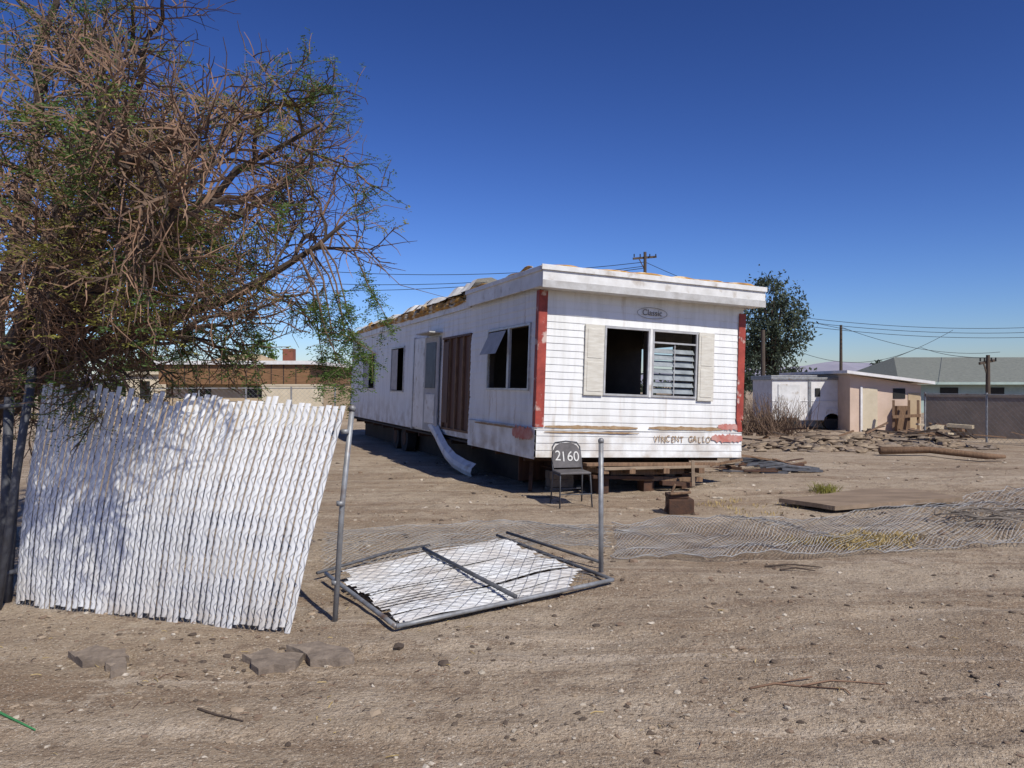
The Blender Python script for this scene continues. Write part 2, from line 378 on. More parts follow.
for k,(x0,x1,y,z,h,m) in enumerate([(.75,3.15,-.12,-.09,.045,0),(1.0,2.95,-.2,-.145,.04,1),(1.25,2.6,.05,-.22,.09,0),(.9,2.0,-.05,-.30,.05,2),(1.5,2.9,.1,-.34,.07,0),(2.1,2.6,-.1,-.40,.06,2)]):
    mb.beam((x0,y,z+random.uniform(-.02,.02)),(x1,y+random.uniform(-.15,.15),z+random.uniform(-.05,.04)),.14,h,m)
for x in (1.05,1.5,2.1,2.75): mb.beam((x,-.25,-.19),(x+random.uniform(-.2,.2),.7,-.2),.1,.08,0)
for x in (1.15,1.95,2.65): mb.box(x-.09,x+.09,.0,.2,-.55,-.25,2)
mb.beam((2.5,-.35,-.02),(2.52,-.36,-.42),.03,.05,1)
mb.beam((.35,.9,-.02),(.2,.6,-.58),.06,.06,2)
mb.box(.3,3.4,1.3,1.33,-.5,-.02,3)  # dark board added behind the lumber to stop sunlight passing beneath
mb.obj('lumber_cribbing_and_shade_board',[wood,woodg,rust,brownpan],mh,bevel=.004)
mb=MB()
path=[(-.05,5.3,.20),(-.08,4.8,.06),(-.12,4.35,-.10),(-.14,3.9,-.27),(-.14,3.4,-.40),(-.10,2.9,-.47),(-.06,2.5,-.50)]
rows=[]
for i,p in enumerate(path):
    p=Vector(p); w=.16
    rows.append([p+Vector((.05,0,w)),p+Vector((-.03,0,w*.5)),p+Vector((-.05,0,0)),p+Vector((-.02,0,-w*.5)),p+Vector((.06,0,-w*.7))])
for i in range(len(rows)-1):
    for j in range(4): mb.add([rows[i][j],rows[i][j+1],rows[i+1][j+1],rows[i+1][j]],[(0,1,2,3)],0)
mb.obj('hanging_skirt_panel',[white],mh,smooth=True)
def textobj(name,body,size,mat,parent,loc,rot=(math.pi/2,0,0),sx=1,ext=.001):
    c=bpy.data.curves.new(name,'FONT'); c.body=body; c.size=size; c.extrude=ext; c.materials.append(mat)
    c.align_x='CENTER'; o=bpy.data.objects.new(name,c); scene.collection.objects.link(o); o.parent=parent
    o.location=loc; o.rotation_euler=rot; o.scale=(sx,1,1); return o
xx=1.96
for chx,jz,jr in zip('VINCENT GALLO',[0,.01,-.005,.012,0,.008,-.004,0,.006,.012,-.004,.008,0],[.05,-.04,.02,0,.06,-.03,0,0,.04,-.03,.05,0,.03]):
    xx+=.030 if chx=='I' else .042
    if chx!=' ':
        textobj('painted_letter',chx,.145,text_or,mh,(xx,-.069,.235+jz),rot=(math.pi/2,jr,0),sx=.8)
    xx+=.030 if chx=='I' else .042
textobj('badge_script','Classic',.13,chairm,mh,(1.9,-.022,2.2),sx=1)
mb=MB(); pts=[(1.9+.27*math.cos(t),-.022,2.235+.085*math.sin(t)) for t in np.linspace(0,2*math.pi,33)]
mb.tube(pts,.004,4,0); mb.obj('badge_oval',[galv],mh)

# ------------------------------------------------------------------ chair
cp=spot(571,504); CH=Matrix.Translation(cp)@Matrix.Rotation(math.radians(12),4,'Z')
ch=empty('metal_chair',mat=CH); mb=MB(); r=.011
for sx in (-.21,.21):
    mb.tube([(sx*1.08,-.24,.0),(sx,-.20,.44),(sx*.98,-.17,.455)],r,8,0)
    mb.tube([(sx*1.08,.24,.0),(sx,.16,.44),(sx,.22,.62),(sx*.95,.25,.78),(sx*.75,.26,.84)],r,8,0)
    mb.tube([(sx,-.2,.43),(sx,.17,.43)],r,8,0)
mb.tube([(-.16,.26,.84),(0,.265,.86),(.16,.26,.84)],r,8,0)
mb.tube([(-.22,-.23,.18),(.22,-.23,.18)],.008,6,0); mb.tube([(-.22,.21,.2),(.22,.21,.2)],.008,6,0)
mb.obj('tube_frame',[darkpost],ch,smooth=True)
mb=MB(); mb.box(-.22,.22,-.23,.19,.445,.475,0); mb.obj('seat',[chairm],ch,bevel=.012)
mb=MB(); fr=[]
shape=[(-.20,.50),(-.215,.60),(-.20,.72),(-.15,.80),(-.07,.84),(.07,.84),(.15,.80),(.20,.72),(.215,.60),(.20,.50)]
for x,z in shape: fr.append((x,.165+(z-.5)*.22,z))
vs=fr+[(x,y+.018,z) for x,y,z in fr]; n=len(fr)
mb.add(vs,[tuple(range(n)),tuple(reversed(range(n,2*n)))]+[(i,n+i,n+(i+1)%n,(i+1)%n) for i in range(n)],0)
mb.obj('backrest',[chairm],ch)
for chx,x_,z_,r_ in (('2',-.135,.60,.05),('1',-.05,.585,-.04),('6',.04,.59,.06),('0',.135,.585,-.03)):
    textobj('painted_digit',chx,.20,text_w,ch,(x_,.160+(z_-.5)*.22,z_),rot=(math.pi/2-.217,r_,0),sx=.9,ext=.002)

# ------------------------------------------------------------------ chain link generator
def chainlink(mb,S,Lx,H,pitch=.075,r=.0018,nseg=8,m=0,side=0.0):
    k=-int(H/pitch)-1
    while k*pitch<Lx+H:
        for sgn in (1,-1):
            pts=[]
            for i in range(nseg+1):
                b=H*i/nseg; a=k*pitch+(b if sgn>0 else (H-b))
                if -1e-6<=a<=Lx+1e-6: pts.append(S(a/Lx,b/H,sgn*side))
            if len(pts)>1: mb.tube(pts,r,3,m,cap=False)
        k+=1
fe=empty('slatted_chain_link_fence')
BL=Vector((-3.69,5.7,0.0));BR=Vector((-1.47,5.08,-.01));TL=Vector((-3.50,5.72,1.645));TR=Vector((-1.12,5.22,1.50))
nrm=(BR-BL).cross(TL-BL).normalized()
if nrm.y>0: nrm=-nrm
def FS(a,b,s=0):
    bl=BL.lerp(BR,a);tl=TL.lerp(TR,a); p=bl.lerp(tl,b)
    p=p+nrm*(.07*noise.noise(Vector((a*2.5,b*1.2,3)))+.06*math.sin(b*math.pi)*math.sin(a*3)+s)
    return p
mb=MB(); NS=47
for i in range(NS):
    a=(i+.5)/NS+random.uniform(-.0004,.0004); w=.0188
    lo=max(.005,.015+random.uniform(-.012,.02)+(.03*noise.noise(Vector((i*.3,0,0))))); hi=1+random.uniform(-.012,.012)+.035*noise.noise(Vector((i*.35,3,0)))
    if random.random()<.15: hi-=random.uniform(.015,.05)
    if 25<i<38: lo-=.012
    rows=[]
    for k in range(11):
        b=lo+(hi-lo)*k/10
        c=FS(a+.0016*noise.noise(Vector((i*.4,b*5,1))),b); u=(FS(a+.01,b)-FS(a-.01,b)).normalized(); tw=nrm*(.0025*math.sin(i*1.7+b*2))
        rows.append([c-u*w+tw,c-u*w*.4+nrm*.003,c+u*w*.4+nrm*.003,c+u*w-tw, c+u*w-tw-nrm*.004, c-u*w+tw-nrm*.004])
    base=len(mb.V)
    for rr in rows:
        for p in rr: mb.V.append(tuple(p))
    for k in range(10):
        for j in range(6):
            q=base+k*6; mb.F.append((q+j,q+(j+1)%6,q+6+(j+1)%6,q+6+j)); mb.M.append(0)
    mb.F.append(tuple(base+60+j for j in range(6)));mb.M.append(0)
mb.obj('white_slats',[slatm],fe)
mb=MB(); NW=47; rowsn=24
for i in range(NW+1):
    pts=[]
    for k in range(rowsn+1):
        a=(i+(.5 if k%2 else -.5)*1.0)/NW; a=min(1,max(0,a)); b=.01+.965*k/rowsn
        pts.append(FS(a,b,.012 if (k%2)==(i%2) else .004))
    mb.tube(pts,.0019,3,0,cap=False)
mb.tube([FS(t/20,.985,0) for t in range(21)],.002,4,0)
mb.obj('wire_mesh',[wirem],fe)
mb=MB()
mb.tube([(-3.78,5.75,0),(-3.74,5.78,.9),(-3.62,5.8,1.78)],.03,12,0); mb.tube([(-3.72,5.55,0),(-3.60,5.6,1.1),(-3.52,5.62,1.62)],.026,12,0)
mb.tube([(-3.92,5.9,0),(-3.86,5.9,1.55)],.035,12,0); mb.tube([(-4.1,5.8,.15),(-3.6,5.72,.28)],.02,8,0)
mb.tube([(-4.3,5.9,1.45),(-3.6,5.78,1.5)],.02,8,0)
mb.obj('corner_posts',[darkpost],fe,smooth=True)
mb=MB()
p=spot(334,622); mb.tube([p-Vector((0,0,.1)),p+Vector((.05,.03,.8)),p+Vector((.115,.05,1.47))],.019,14,0)
mb.tube([p+Vector((.112,.05,1.46)),p+Vector((.117,.052,1.485)),p+Vector((.118,.052,1.50))],[.026,.026,.01],14,0)
for h in (.25,.8,1.3): mb.tube([p+Vector((.05*h/.8-.01,.02,h)),p+Vector((.05*h/.8-.01,.02,h+.03))],.028,10,0)
mb.obj('terminal_post',[galv],fe,smooth=True)
fp=empty('fence_post'); mb=MB()
p=spot(601,579); mb.tube([p-Vector((0,0,.1)),p+Vector((0,0,1.14))],.021,14,0); mb.tube([p+Vector((0,0,1.13)),p+Vector((0,0,1.155)),p+Vector((0,0,1.17))],[.025,.025,.012],14,0)
mb.tube([p-Vector((0,0,.03)),p+Vector((0,0,.035))],[.06,.035],12,1)
mb.obj('post_pipe',[galv,concrete],fp,smooth=True)

# fallen gate
ga=empty('fallen_chain_link_gate')
A=spot(326,583,.09);B=spot(396,632,.04);Cc=spot(613,586,.04);D=spot(497,546,.09)
def GS(a,b,s=0):
    p=A.lerp(D,a).lerp(B.lerp(Cc,a),b)
    return p+Vector((0,0,s+.03*noise.noise(Vector((a*3,b*3,5)))))
mb=MB()
def pl(f,n=6): return [f(i/n) for i in range(n+1)]
mb.tube(pl(lambda t:B.lerp(Cc,t)),.017,12,0); mb.tube(pl(lambda t:A.lerp(B,t)),.017,12,0); mb.tube(pl(lambda t:D.lerp(Cc,t)),.015,12,1)
mb.tube([A.lerp(D,.52)+Vector((0,0,.03)),B.lerp(Cc,.5)+Vector((0,0,.03))],.018,12,1)
mb.tube([D+Vector((.1,.15,0)),spot(604,574,.05)+Vector((0,.1,0))],.015,10,1)
mb.tube([A+Vector((-.1,.1,-.02)),A.lerp(D,.35)+Vector((-.1,.35,-.02)),A.lerp(D,.6)+Vector((-.1,.3,-.03))],.014,8,1)
mb.obj('gate_frame',[galv,darkpost],ga,smooth=True)
mb=MB(); NS=34
for i in range(NS):
    b=(i+.5)/NS
    if random.random()<.04: continue
    a0=.02+random.uniform(0,.03)+ (.04 if i<6 else 0); a1=.99-random.uniform(0,.04)
    if i>26: a1=.97-(i-26)*.03
    if i<4: a1=.97-random.random()*.15
    ph=random.uniform(-.006,.006); tb_=random.uniform(-.004,.004)
    rows=[]
    for k in range(11):
        a=a0+(a1-a0)*k/10; zoff=ph+.016*noise.noise(Vector((i*.35,a*2.5,0)));w=.60/NS
        bs=b+.006*noise.noise(Vector((i*1.1,a*2,4)))
        c=GS(a,bs,zoff);c1=GS(a,bs-w,zoff-.004+tb_);c2=GS(a,bs+w,zoff-.004-tb_)
        rows.append([c1,c,c2])
    for k in range(10):
        for j in range(2): mb.add([rows[k][j],rows[k][j+1],rows[k+1][j+1],rows[k+1][j]],[(0,1,2,3)],0)
mb.obj('white_slats',[slatm],ga)
mb=MB(); chainlink(mb,lambda a,b,s:GS(a,b,.022+s),2.05,1.7,.13,.0017,12,0,.003); mb.obj('wire_mesh',[wirem],ga)

zinc=MAT('zinc_wire',(.40,.395,.38),(.25,.235,.22),scale=3,rough=.6)
def lying(name,near,far,Lx,H,pitch,amp,seed,r=.0022):
    e=empty(name); mb=MB()
    def interp(arr,t):
        t=t*(len(arr)-1);i=min(int(t),len(arr)-2); return arr[i].lerp(arr[i+1],t-i)
    nr=[spot(*p) for p in near]; fr=[spot(*p) for p in far]
    def S(a,b,s):
        p=interp(nr,min(1,max(0,a))).lerp(interp(fr,min(1,max(0,a))),b)
        z=gz(p.x,p.y)+.014+amp*max(0,noise.noise(Vector((p.x*.9,p.y*1.3,seed)))+.1)+amp*.6*abs(noise.noise(Vector((p.x*3.1,p.y*3,seed))))
        return Vector((p.x+.07*noise.noise(Vector((p.x*2,p.y*2,8))),p.y+.07*noise.noise(Vector((p.x*2,p.y*2,3))),z+s))
    chainlink(mb,S,Lx,H,pitch,r,12,0,.002)
    mb.tube([S(i/60,0,0) for i in range(61)],r*1.4,4,0);mb.tube([S(i/60,1,0) for i in range(61)],r*1.4,4,0)
    mb.obj('wire_mesh',[zinc],e)
lying('fallen_chain_link_mesh',[(612,560),(700,561),(800,558),(900,551),(1030,544)],[(612,528),(700,524),(800,521),(900,514),(1030,488)],8.0,1.5,.085,.13,1,.0029)
lying('fallen_chain_link_mesh.001',[(318,572),(420,560),(520,548),(610,552)],[(322,535),(420,528),(520,524),(612,527)],3.6,1.3,.08,.09,2,.0024)

# ------------------------------------------------------------------ foreground & yard debris
def slab(name,pts,th,mat,lift=0.0,rough=.0,zfix=None):
    mb=MB(); P0=[]
    for i in range(len(pts)):
        a=spot(*pts[i]);b=spot(*pts[(i+1)%len(pts)])
        for t in (0,.33,.66):
            q=a.lerp(b,t); P0.append(q+Vector((random.gauss(0,.012) if rough else 0,random.gauss(0,.02) if rough else 0,0)))
    z=max(p.z for p in P0) if zfix else None; n=len(P0)
    top=[Vector((p.x,p.y,(z if zfix else gz(p.x,p.y))+lift+th+random.uniform(-rough,rough))) for p in P0]
    c=sum(top,Vector())/n+Vector((0,0,rough*.5)); bot=[p-Vector((0,0,th+.02)) for p in top]
    mb.add(top+bot+[c],[(i,(i+1)%n,2*n) for i in range(n)]+[(i,n+i,n+(i+1)%n,(i+1)%n) for i in range(n)],0)
    return mb.obj(name,[mat])
ply=MAT('weathered_plywood',(.27,.20,.14),(.17,.125,.085),scale=3,rough=.9,bump=.5,bscale=20,stretch=(.6,3,1))
slab('plywood_board',[(779,507),(835,515),(962,506),(915,497),(862,497)],.035,ply,.06,.006,True)
slab('concrete_slab_fragment',[(240,662),(262,673),(298,668),(302,656),(270,654)],.035,concrete,.01,.01)
slab('concrete_slab_fragment.001',[(288,652),(310,664),(352,664),(356,656),(320,648)],.04,concrete,.01,.01)
slab('concrete_slab_fragment.002',[(68,658),(82,668),(128,664),(125,656),(96,653)],.035,concrete,.01,.01)
slab('concrete_slab_fragment.003',[(103,668),(108,680),(124,676),(126,662)],.03,concrete,.01,.01)
wb=empty('rusty_crate'); mb=MB(); p=spot(680,513); 
for (dx,dy,z0,w,h) in ((0,0,0,.32,.2),(-.03,.03,.2,.26,.06)):
    mb.box(p.x+dx-w/2,p.x+dx+w/2,p.y+dy-.1,p.y+dy+.15,p.z+z0,p.z+z0+h,0)
mb.beam(p+Vector((-.2,.0,.03)),p+Vector((-.05,.05,.38)),.03,.03,1); mb.beam(p+Vector((-.15,-.1,.27)),p+Vector((.12,-.08,.29)),.05,.03,1)
mb.obj('crate_body',[rust,wood],wb,bevel=.012)
def stick(pts,r):
    mb=MB(); P=[spot(x,y,r) for x,y in pts]; mb.tube(P,[r*(1-.6*i/len(P)) for i in range(len(P))],6,0); return mb,P
mb,P=stick([(750,691),(775,687),(800,690),(830,686),(862,689),(886,690)],.007)
mb.tube([P[2],spot(845,695,.01),spot(850,699,.01)],.004,5,0); mb.tube([P[1],spot(812,683,.02)],.004,5,0); mb.obj('fallen_branch',[twigr],smooth=True)
mb,P=stick([(198,712),(215,718),(243,727)],.007); mb.obj('fallen_branch.001',[bark])
mb,P=stick([(-5,716),(14,725),(35,735)],.007); mb.obj('green_garden_stake',[greenp])
mb=MB()
for px,py,dx in ((765,566,.5),(780,569,.3)):
    p=spot(px,py,.012); mb.tube([p,p+Vector((dx*.5,.03,.01)),p+Vector((dx,-.04,0))],[.01,.008,.004],5,0)
mb.obj('fallen_branch.002',[bark])
mb=MB()
for k in range(6):
    c=spot(985,524)+Vector((random.gauss(0,.12),random.gauss(0,.1),0)); pts=[c+Vector(((.28+.05*k+.05*math.sin(3*t+k))*math.cos(t),(.2+.03*k)*math.sin(t),.09+.06*abs(math.sin(t*2+k)))) for t in np.linspace(0,5+.3*k,22)]
    mb.tube(pts,.009,5,0)
mb.obj('wire_coil',[MAT('coil_steel',(.22,.19,.16),(.12,.10,.08))])
def junk(name,cx,cy,spread,n,mats,lmax=1.2,hmax=.4,thick=.05):
    e=empty(name); mb=MB(); c=spot(cx,cy)
    for i in range(n):
        x=c.x+random.gauss(0,spread[0]);y=c.y+random.gauss(0,spread[1]); z=random.random()**2*hmax
        a=random.uniform(0,math.pi) if random.random()<.4 else random.gauss(0,.35);l=random.uniform(.2,1)*lmax/2; tl=random.gauss(0,.12)
        d=Vector((math.cos(a)*l,math.sin(a)*l,tl*l)); p=Vector((x,y,gz(x,y)+z+abs(d.z)+.02))
        mb.beam(p-d,p+d,random.uniform(.3,2.2)*thick,random.uniform(.3,1)*thick,random.randrange(len(mats)))
    mb.obj('scrap_pieces',mats,e)
t_=(1+5**.5)/2
ICO=np.array([(-1,t_,0),(1,t_,0),(-1,-t_,0),(1,-t_,0),(0,-1,t_),(0,1,t_),(0,-1,-t_),(0,1,-t_),(t_,0,-1),(t_,0,1),(-t_,0,-1),(-t_,0,1)])/1.9
ICF=[(0,11,5),(0,5,1),(0,1,7),(0,7,10),(0,10,11),(1,5,9),(5,11,4),(11,10,2),(10,7,6),(7,1,8),(3,9,4),(3,4,2),(3,2,6),(3,6,8),(3,8,9),(4,9,5),(2,4,11),(6,2,10),(8,6,7),(9,8,1)]
def rubble(name,cx,cy,sx,sy,h,mats,n):
    c=spot(cx,cy); mb=MB()
    for i in range(n):
        u=random.gauss(0,.42);v=random.gauss(0,.42); x=c.x+u*sx;y=c.y+v*sy; top=h*max(0,1-math.hypot(u,v))*(.7+.6*noise.noise(Vector((x*1.3,y*1.3,2))))
        s=random.uniform(.03,.15); q=ICO*(1+.25*rng.standard_normal((12,1)))*np.array([s*random.uniform(.8,1.9),s*random.uniform(.7,1.4),s*random.uniform(.3,.7)])
        z=gz(x,y)+random.uniform(0,1)*top+.02
        mb.add([(x+a[0],y+a[1],z+a[2]) for a in q],ICF,random.randrange(len(mats)))
    mb.obj(name,mats)
rubm=MAT('rubble_soil',(.33,.26,.18),(.17,.125,.085),scale=5,bump=1,bscale=9)
rubble('rubble_heap',850,448,2.6,1.1,.42,[rubm,woodg,concrete,rubm],620)
rubble('rubble_heap.001',912,447,1.6,.8,.38,[rubm,woodg,concrete],320)
junk('scrap_pile',765,471,(.5,.35),22,[darkpost,rust,wood],1.1,.10,.05)
junk('brush_pile',845,446,(1.5,.5),80,[woodg,wood,bark],1.2,.38,.05)
junk('brush_pile.001',905,446,(.9,.4),40,[woodg,wood,bark],1.0,.34,.05)
junk('scrap_pile.001',948,437,(.6,.3),34,[woodg,MAT('cream_scrap',(.5,.42,.3)),wood],.7,.45,.14)
mb=MB(); mb.tube([spot(880,456,.12),spot(930,456,.14),spot(985,461,.12),spot(1005,461,.1)],[.09,.08,.07,.04],9,0); mb.obj('fallen_log',[wood],smooth=True)
mb=MB()
for i in range(7):
    p=spot(730+i*6,463+i*1.6,.06); mb.tube([p,p+Vector((.4,-.35+.05*i,.05)),p+Vector((.8,-.6+.1*i,.0))],.03,7,0)
mb.obj('pipe_bundle',[darkpost])

def rocks(name,n,xr,yr,smin,smax,mats):
    V=[];F=[];Mi=[]
    for i in range(n):
        while True:
            d=yr[0]*(yr[1]/yr[0])**random.random(); x=random.uniform(*xr)*d
            if noise.noise(Vector((x*.8,d*1.1,7)))+random.uniform(-.35,.35)>-.05: break
        s=smin*(smax/smin)**(random.random()**2.2)*(.6+.12*d)
        q=ICO*(1+.25*rng.standard_normal((12,1)))*np.array([s*random.uniform(.7,1.4),s*random.uniform(.7,1.4),s*random.uniform(.35,.7)])
        a=random.random()*6.3;ca,sa=math.cos(a),math.sin(a); z=gz(x,d)+s*.15
        b=len(V); V.extend([(x+p[0]*ca-p[1]*sa,d+p[0]*sa+p[1]*ca,z+p[2]) for p in q]); F.extend([(b+f[0],b+f[1],b+f[2]) for f in ICF]); Mi.extend([random.randrange(len(mats))]*20)
    me=bpy.data.meshes.new(name);me.from_pydata(V,[],F)
    for m in mats: me.materials.append(m)
    me.polygons.foreach_set('material_index',Mi); o=bpy.data.objects.new(name,me);scene.collection.objects.link(o)
pm=[MAT('pebble_tan',(.36,.28,.20),(.25,.19,.13)),MAT('pebble_light',(.5,.44,.36),(.36,.31,.24)),MAT('pebble_dark',(.12,.09,.065),(.07,.052,.04)),MAT('pebble_brown',(.22,.155,.11),(.15,.105,.07))]
rocks('gravel',6500,(-.75,.75),(2.6,17),.003,.018,pm)
rocks('scattered_stones',90,(-.7,.7),(2.8,14),.015,.032,[pm[0],pm[2],pm[3],pm[3]])
mb=MB()
for i in range(420):
    d=2.7*(6)**random.random(); x=random.uniform(-.7,.7)*d
    if random.random()<.5: d=random.uniform(3.6,6.2); x=random.uniform(-3.6,-.3)
    a=random.random()*6.3; l=random.uniform(.015,.06)*(1 if random.random()<.94 else 2.2); z=gz(x,d)
    p=Vector((x,d,z+.005)); q=p+Vector((math.cos(a)*l,math.sin(a)*l,random.uniform(0,.01)))
    mb.tube([p,p.lerp(q,.5)+Vector((random.uniform(-.01,.01),random.uniform(-.01,.01),.004)),q],random.uniform(.0012,.003),3,random.randrange(3),cap=False)
mb.obj('twig_litter',[bark,twigr,drym])

def tuft(mb,c,n,r,h,m=0):
    for i in range(n):
        a=random.random()*6.28; rr=random.random()**.5*r; x=c.x+math.cos(a)*rr;y=c.y+math.sin(a)*rr*.6; b=Vector((x,y,gz(x,y)))
        d=Vector((random.gauss(0,.5),random.gauss(0,.5),1)).normalized()*h*random.uniform(.4,1); s=Vector((math.cos(a+1.5),math.sin(a+1.5),0))*.005
        mid=b+d*.6+Vector((0,0,.01)); t=b+d+Vector((d.x*.4,d.y*.4,-.1*h)); mb.add([b-s,b+s,mid+s*.7,mid-s*.7,t],[(0,1,2,3),(3,2,4)],m)
mb=MB()
for k in range(34): tuft(mb,spot(random.gauss(858,24),random.gauss(541,4)),90,.2,.09)
mb.obj('dry_grass',[drym])
mb=MB(); tuft(mb,spot(824,494),200,.25,.2); mb.obj('dry_grass.001',[leafy])
mb=MB(); 
for k in range(12): tuft(mb,spot(random.uniform(700,800),random.uniform(500,520)),20,.2,.06)
mb.obj('dry_grass.002',[drym])

# ------------------------------------------------------------------ foliage helpers
def leafmesh(name,cs,ds,Ls,Ws,mi,mats,parent=None):
    n=len(cs); cs=np.array(cs);ds=np.array(ds); ds/= np.linalg.norm(ds,axis=1)[:,None]+1e-9
    r=rng.standard_normal((n,3)); sd=np.cross(ds,r); sd/=np.linalg.norm(sd,axis=1)[:,None]+1e-9
    L=np.array(Ls)[:,None];Wd=np.array(Ws)[:,None]
    V=np.stack([cs,cs+ds*L*.5+sd*Wd*.5,cs+ds*L,cs+ds*L*.5-sd*Wd*.5],1).reshape(-1,3)
    me=bpy.data.meshes.new(name); me.vertices.add(4*n); me.vertices.foreach_set('co',V.ravel()); me.loops.add(4*n); me.loops.foreach_set('vertex_index',np.arange(4*n)); me.polygons.add(n)
    me.polygons.foreach_set('loop_start',np.arange(0,4*n,4)); me.polygons.foreach_set('loop_total',np.full(n,4))
    for m in mats: me.materials.append(m)
    me.polygons.foreach_set('material_index',np.array(mi,dtype=np.int32)); me.update(); me.validate()
    o=bpy.data.objects.new(name,me); scene.collection.objects.link(o)
    if parent: o.parent=parent
    return o
# ------------------------------------------------------------------ big mesquite tree
tr=empty('mesquite_tree'); tb=MB(); LC=[];LD=[];LL=[];LW=[];LM=[]
def addleaves(p,d,n,green,size=1.0):
    for _ in range(n):
        dd=Vector((random.gauss(0,1),random.gauss(0,1),random.gauss(-.3,.8))).normalized()
        L=random.uniform(.06,.11)*size
        for k in range(4):
            q=p+dd*(L*k/4)
            sd=dd.cross(Vector((random.gauss(0,.3),random.gauss(0,.3),1))).normalized()
            for s in (1,-1):
                LC.append(tuple(q));LD.append(tuple(sd*s+dd*.5));LL.append(random.uniform(.02,.034));LW.append(.009);LM.append(green)
def grow(p,d,L,r,lvl,pull=None):
    n={1:7,2:6,3:5,4:3}[lvl]; pts=[p.copy()];rad=[r]; step=L/n; q=p.copy(); dd=d.normalized()
    for i in range(n):
        dd=(dd+Vector((random.gauss(0,.24),random.gauss(0,.24),random.gauss(0.01 if lvl<4 else -.06,.24)))).normalized()
        q=q+dd*step; pts.append(q.copy()); rad.append(r*(1-.8*(i+1)/n)+.0012)
    tb.tube(pts,rad,{1:7,2:4,3:3,4:3}[lvl],{1:0,2:0,3:1 if random.random()<.7 else 2,4:1 if random.random()<.45 else 2}[lvl],cap=False)
    spawn(pts,rad,lvl,L)
def spawn(pts,rad,lvl,L,frac0=.2,num=None):
    if lvl>=3:
        for i in range(1,len(pts)):
            q=pts[i]
            g=noise.noise(q*1.05+Vector((5,1,2)))+.17*(min(max((q.x+3.1)/1.6,-1),1))+.10*min(1,max(-1,(q.z-3.6)/1.0))
            if g>.20 and random.random()<(.85 if lvl==4 else .4):
                addleaves(q,None,1 if random.random()<.5 else 2,1 if noise.noise(q*1.3+Vector((9,9,9)))>.15 else 0)
    if lvl==4: return
    num=num or {1:9,2:8,3:7}[lvl]
    for k in range(num):
        t=frac0+(1-frac0)*((k+random.random())/num); f=t*(len(pts)-1); i=min(int(f),len(pts)-2)
        p=pts[i].lerp(pts[i+1],f-i); ax=(pts[i+1]-pts[i]).normalized()
        side=Vector((random.gauss(0,1),random.gauss(0,1),random.gauss(.1,.9))); side=(side-ax*side.dot(ax)).normalized()
        d=ax*random.uniform(.3,.9)+side*random.uniform(.5,1.0)
        ln={1:random.uniform(.6,1.1),2:random.uniform(.35,.7),3:random.uniform(.16,.40)}[lvl]*(1.12-.42*t)
        grow(p,d,ln,{1:.022,2:.010,3:.0050}[lvl]*random.uniform(.7,1.1),lvl+1)
root=Vector((-5.35,7.3,-.1)); fork=Vector((-4.95,7.2,1.25))
tb.tube([root,root+Vector((.05,0,.5)),root+Vector((.2,-.05,1.0)),fork],[.24,.19,.17,.15],12,0)
limbs=[
 [(60,362,7.0),(150,325,6.8),(225,297,6.7),(285,266,6.6),(345,222,6.5)],
 [(40,340,7.0),(120,275,6.9),(180,220,6.7),(240,170,6.6),(320,125,6.5)],
 [(20,320,7.0),(70,230,6.9),(110,150,6.8),(140,80,6.7),(150,30,6.6)],
 [(0,310,7.1),(20,210,7.0),(35,110,6.9),(55,0,6.8),(50,-60,6.7)],
 [(45,330,6.6),(110,270,5.9),(165,230,5.5),(215,190,5.3)],
 [(50,340,7.6),(130,290,8.2),(205,235,8.7),(275,190,8.9),(325,160,9.0)],
 [(-50,300,7.1),(-110,200,7.0),(-150,80,7.0)],
 [(50,362,6.7),(110,352,6.2),(165,335,5.9),(190,325,5.8)],
 [(30,300,6.4),(70,200,5.8),(95,120,5.5),(105,50,5.4)],
 [(20,360,6.4),(50,310,5.4),(80,250,4.9),(110,200,4.7)],
 [(-30,340,7.6),(20,250,8.2),(75,170,8.6),(110,100,8.8)],
 [(20,350,6.8),(70,345,6.3),(100,300,6.0),(130,250,5.9)],
 [(0,362,6.8),(30,330,6.5),(60,280,6.3),(60,200,6.2)],
 [(40,335,6.2),(95,285,5.3),(145,245,4.7),(180,215,4.4)],
 [(30,300,5.9),(80,225,5.1),(125,175,4.6),(150,150,4.4)],
 [(60,320,7.2),(140,250,7.4),(210,160,7.5),(255,100,7.5)],
]
for k,lb in enumerate(limbs):
    pts=[fork]+[sight(*q) for q in lb]; 
    sm=[]
    for i in range(len(pts)-1):
        for t in (0,.5): 
            sm.append(pts[i].lerp(pts[i+1],t)+Vector((random.gauss(0,.03),random.gauss(0,.03),random.gauss(0,.03))))
    sm.append(pts[-1]); r0=.09 if k<6 else .06
    rad=[r0*(1-.85*i/(len(sm)-1)) for i in range(len(sm))]
    tb.tube(sm,rad,8,0); spawn(sm,rad,1,3,.22,11)
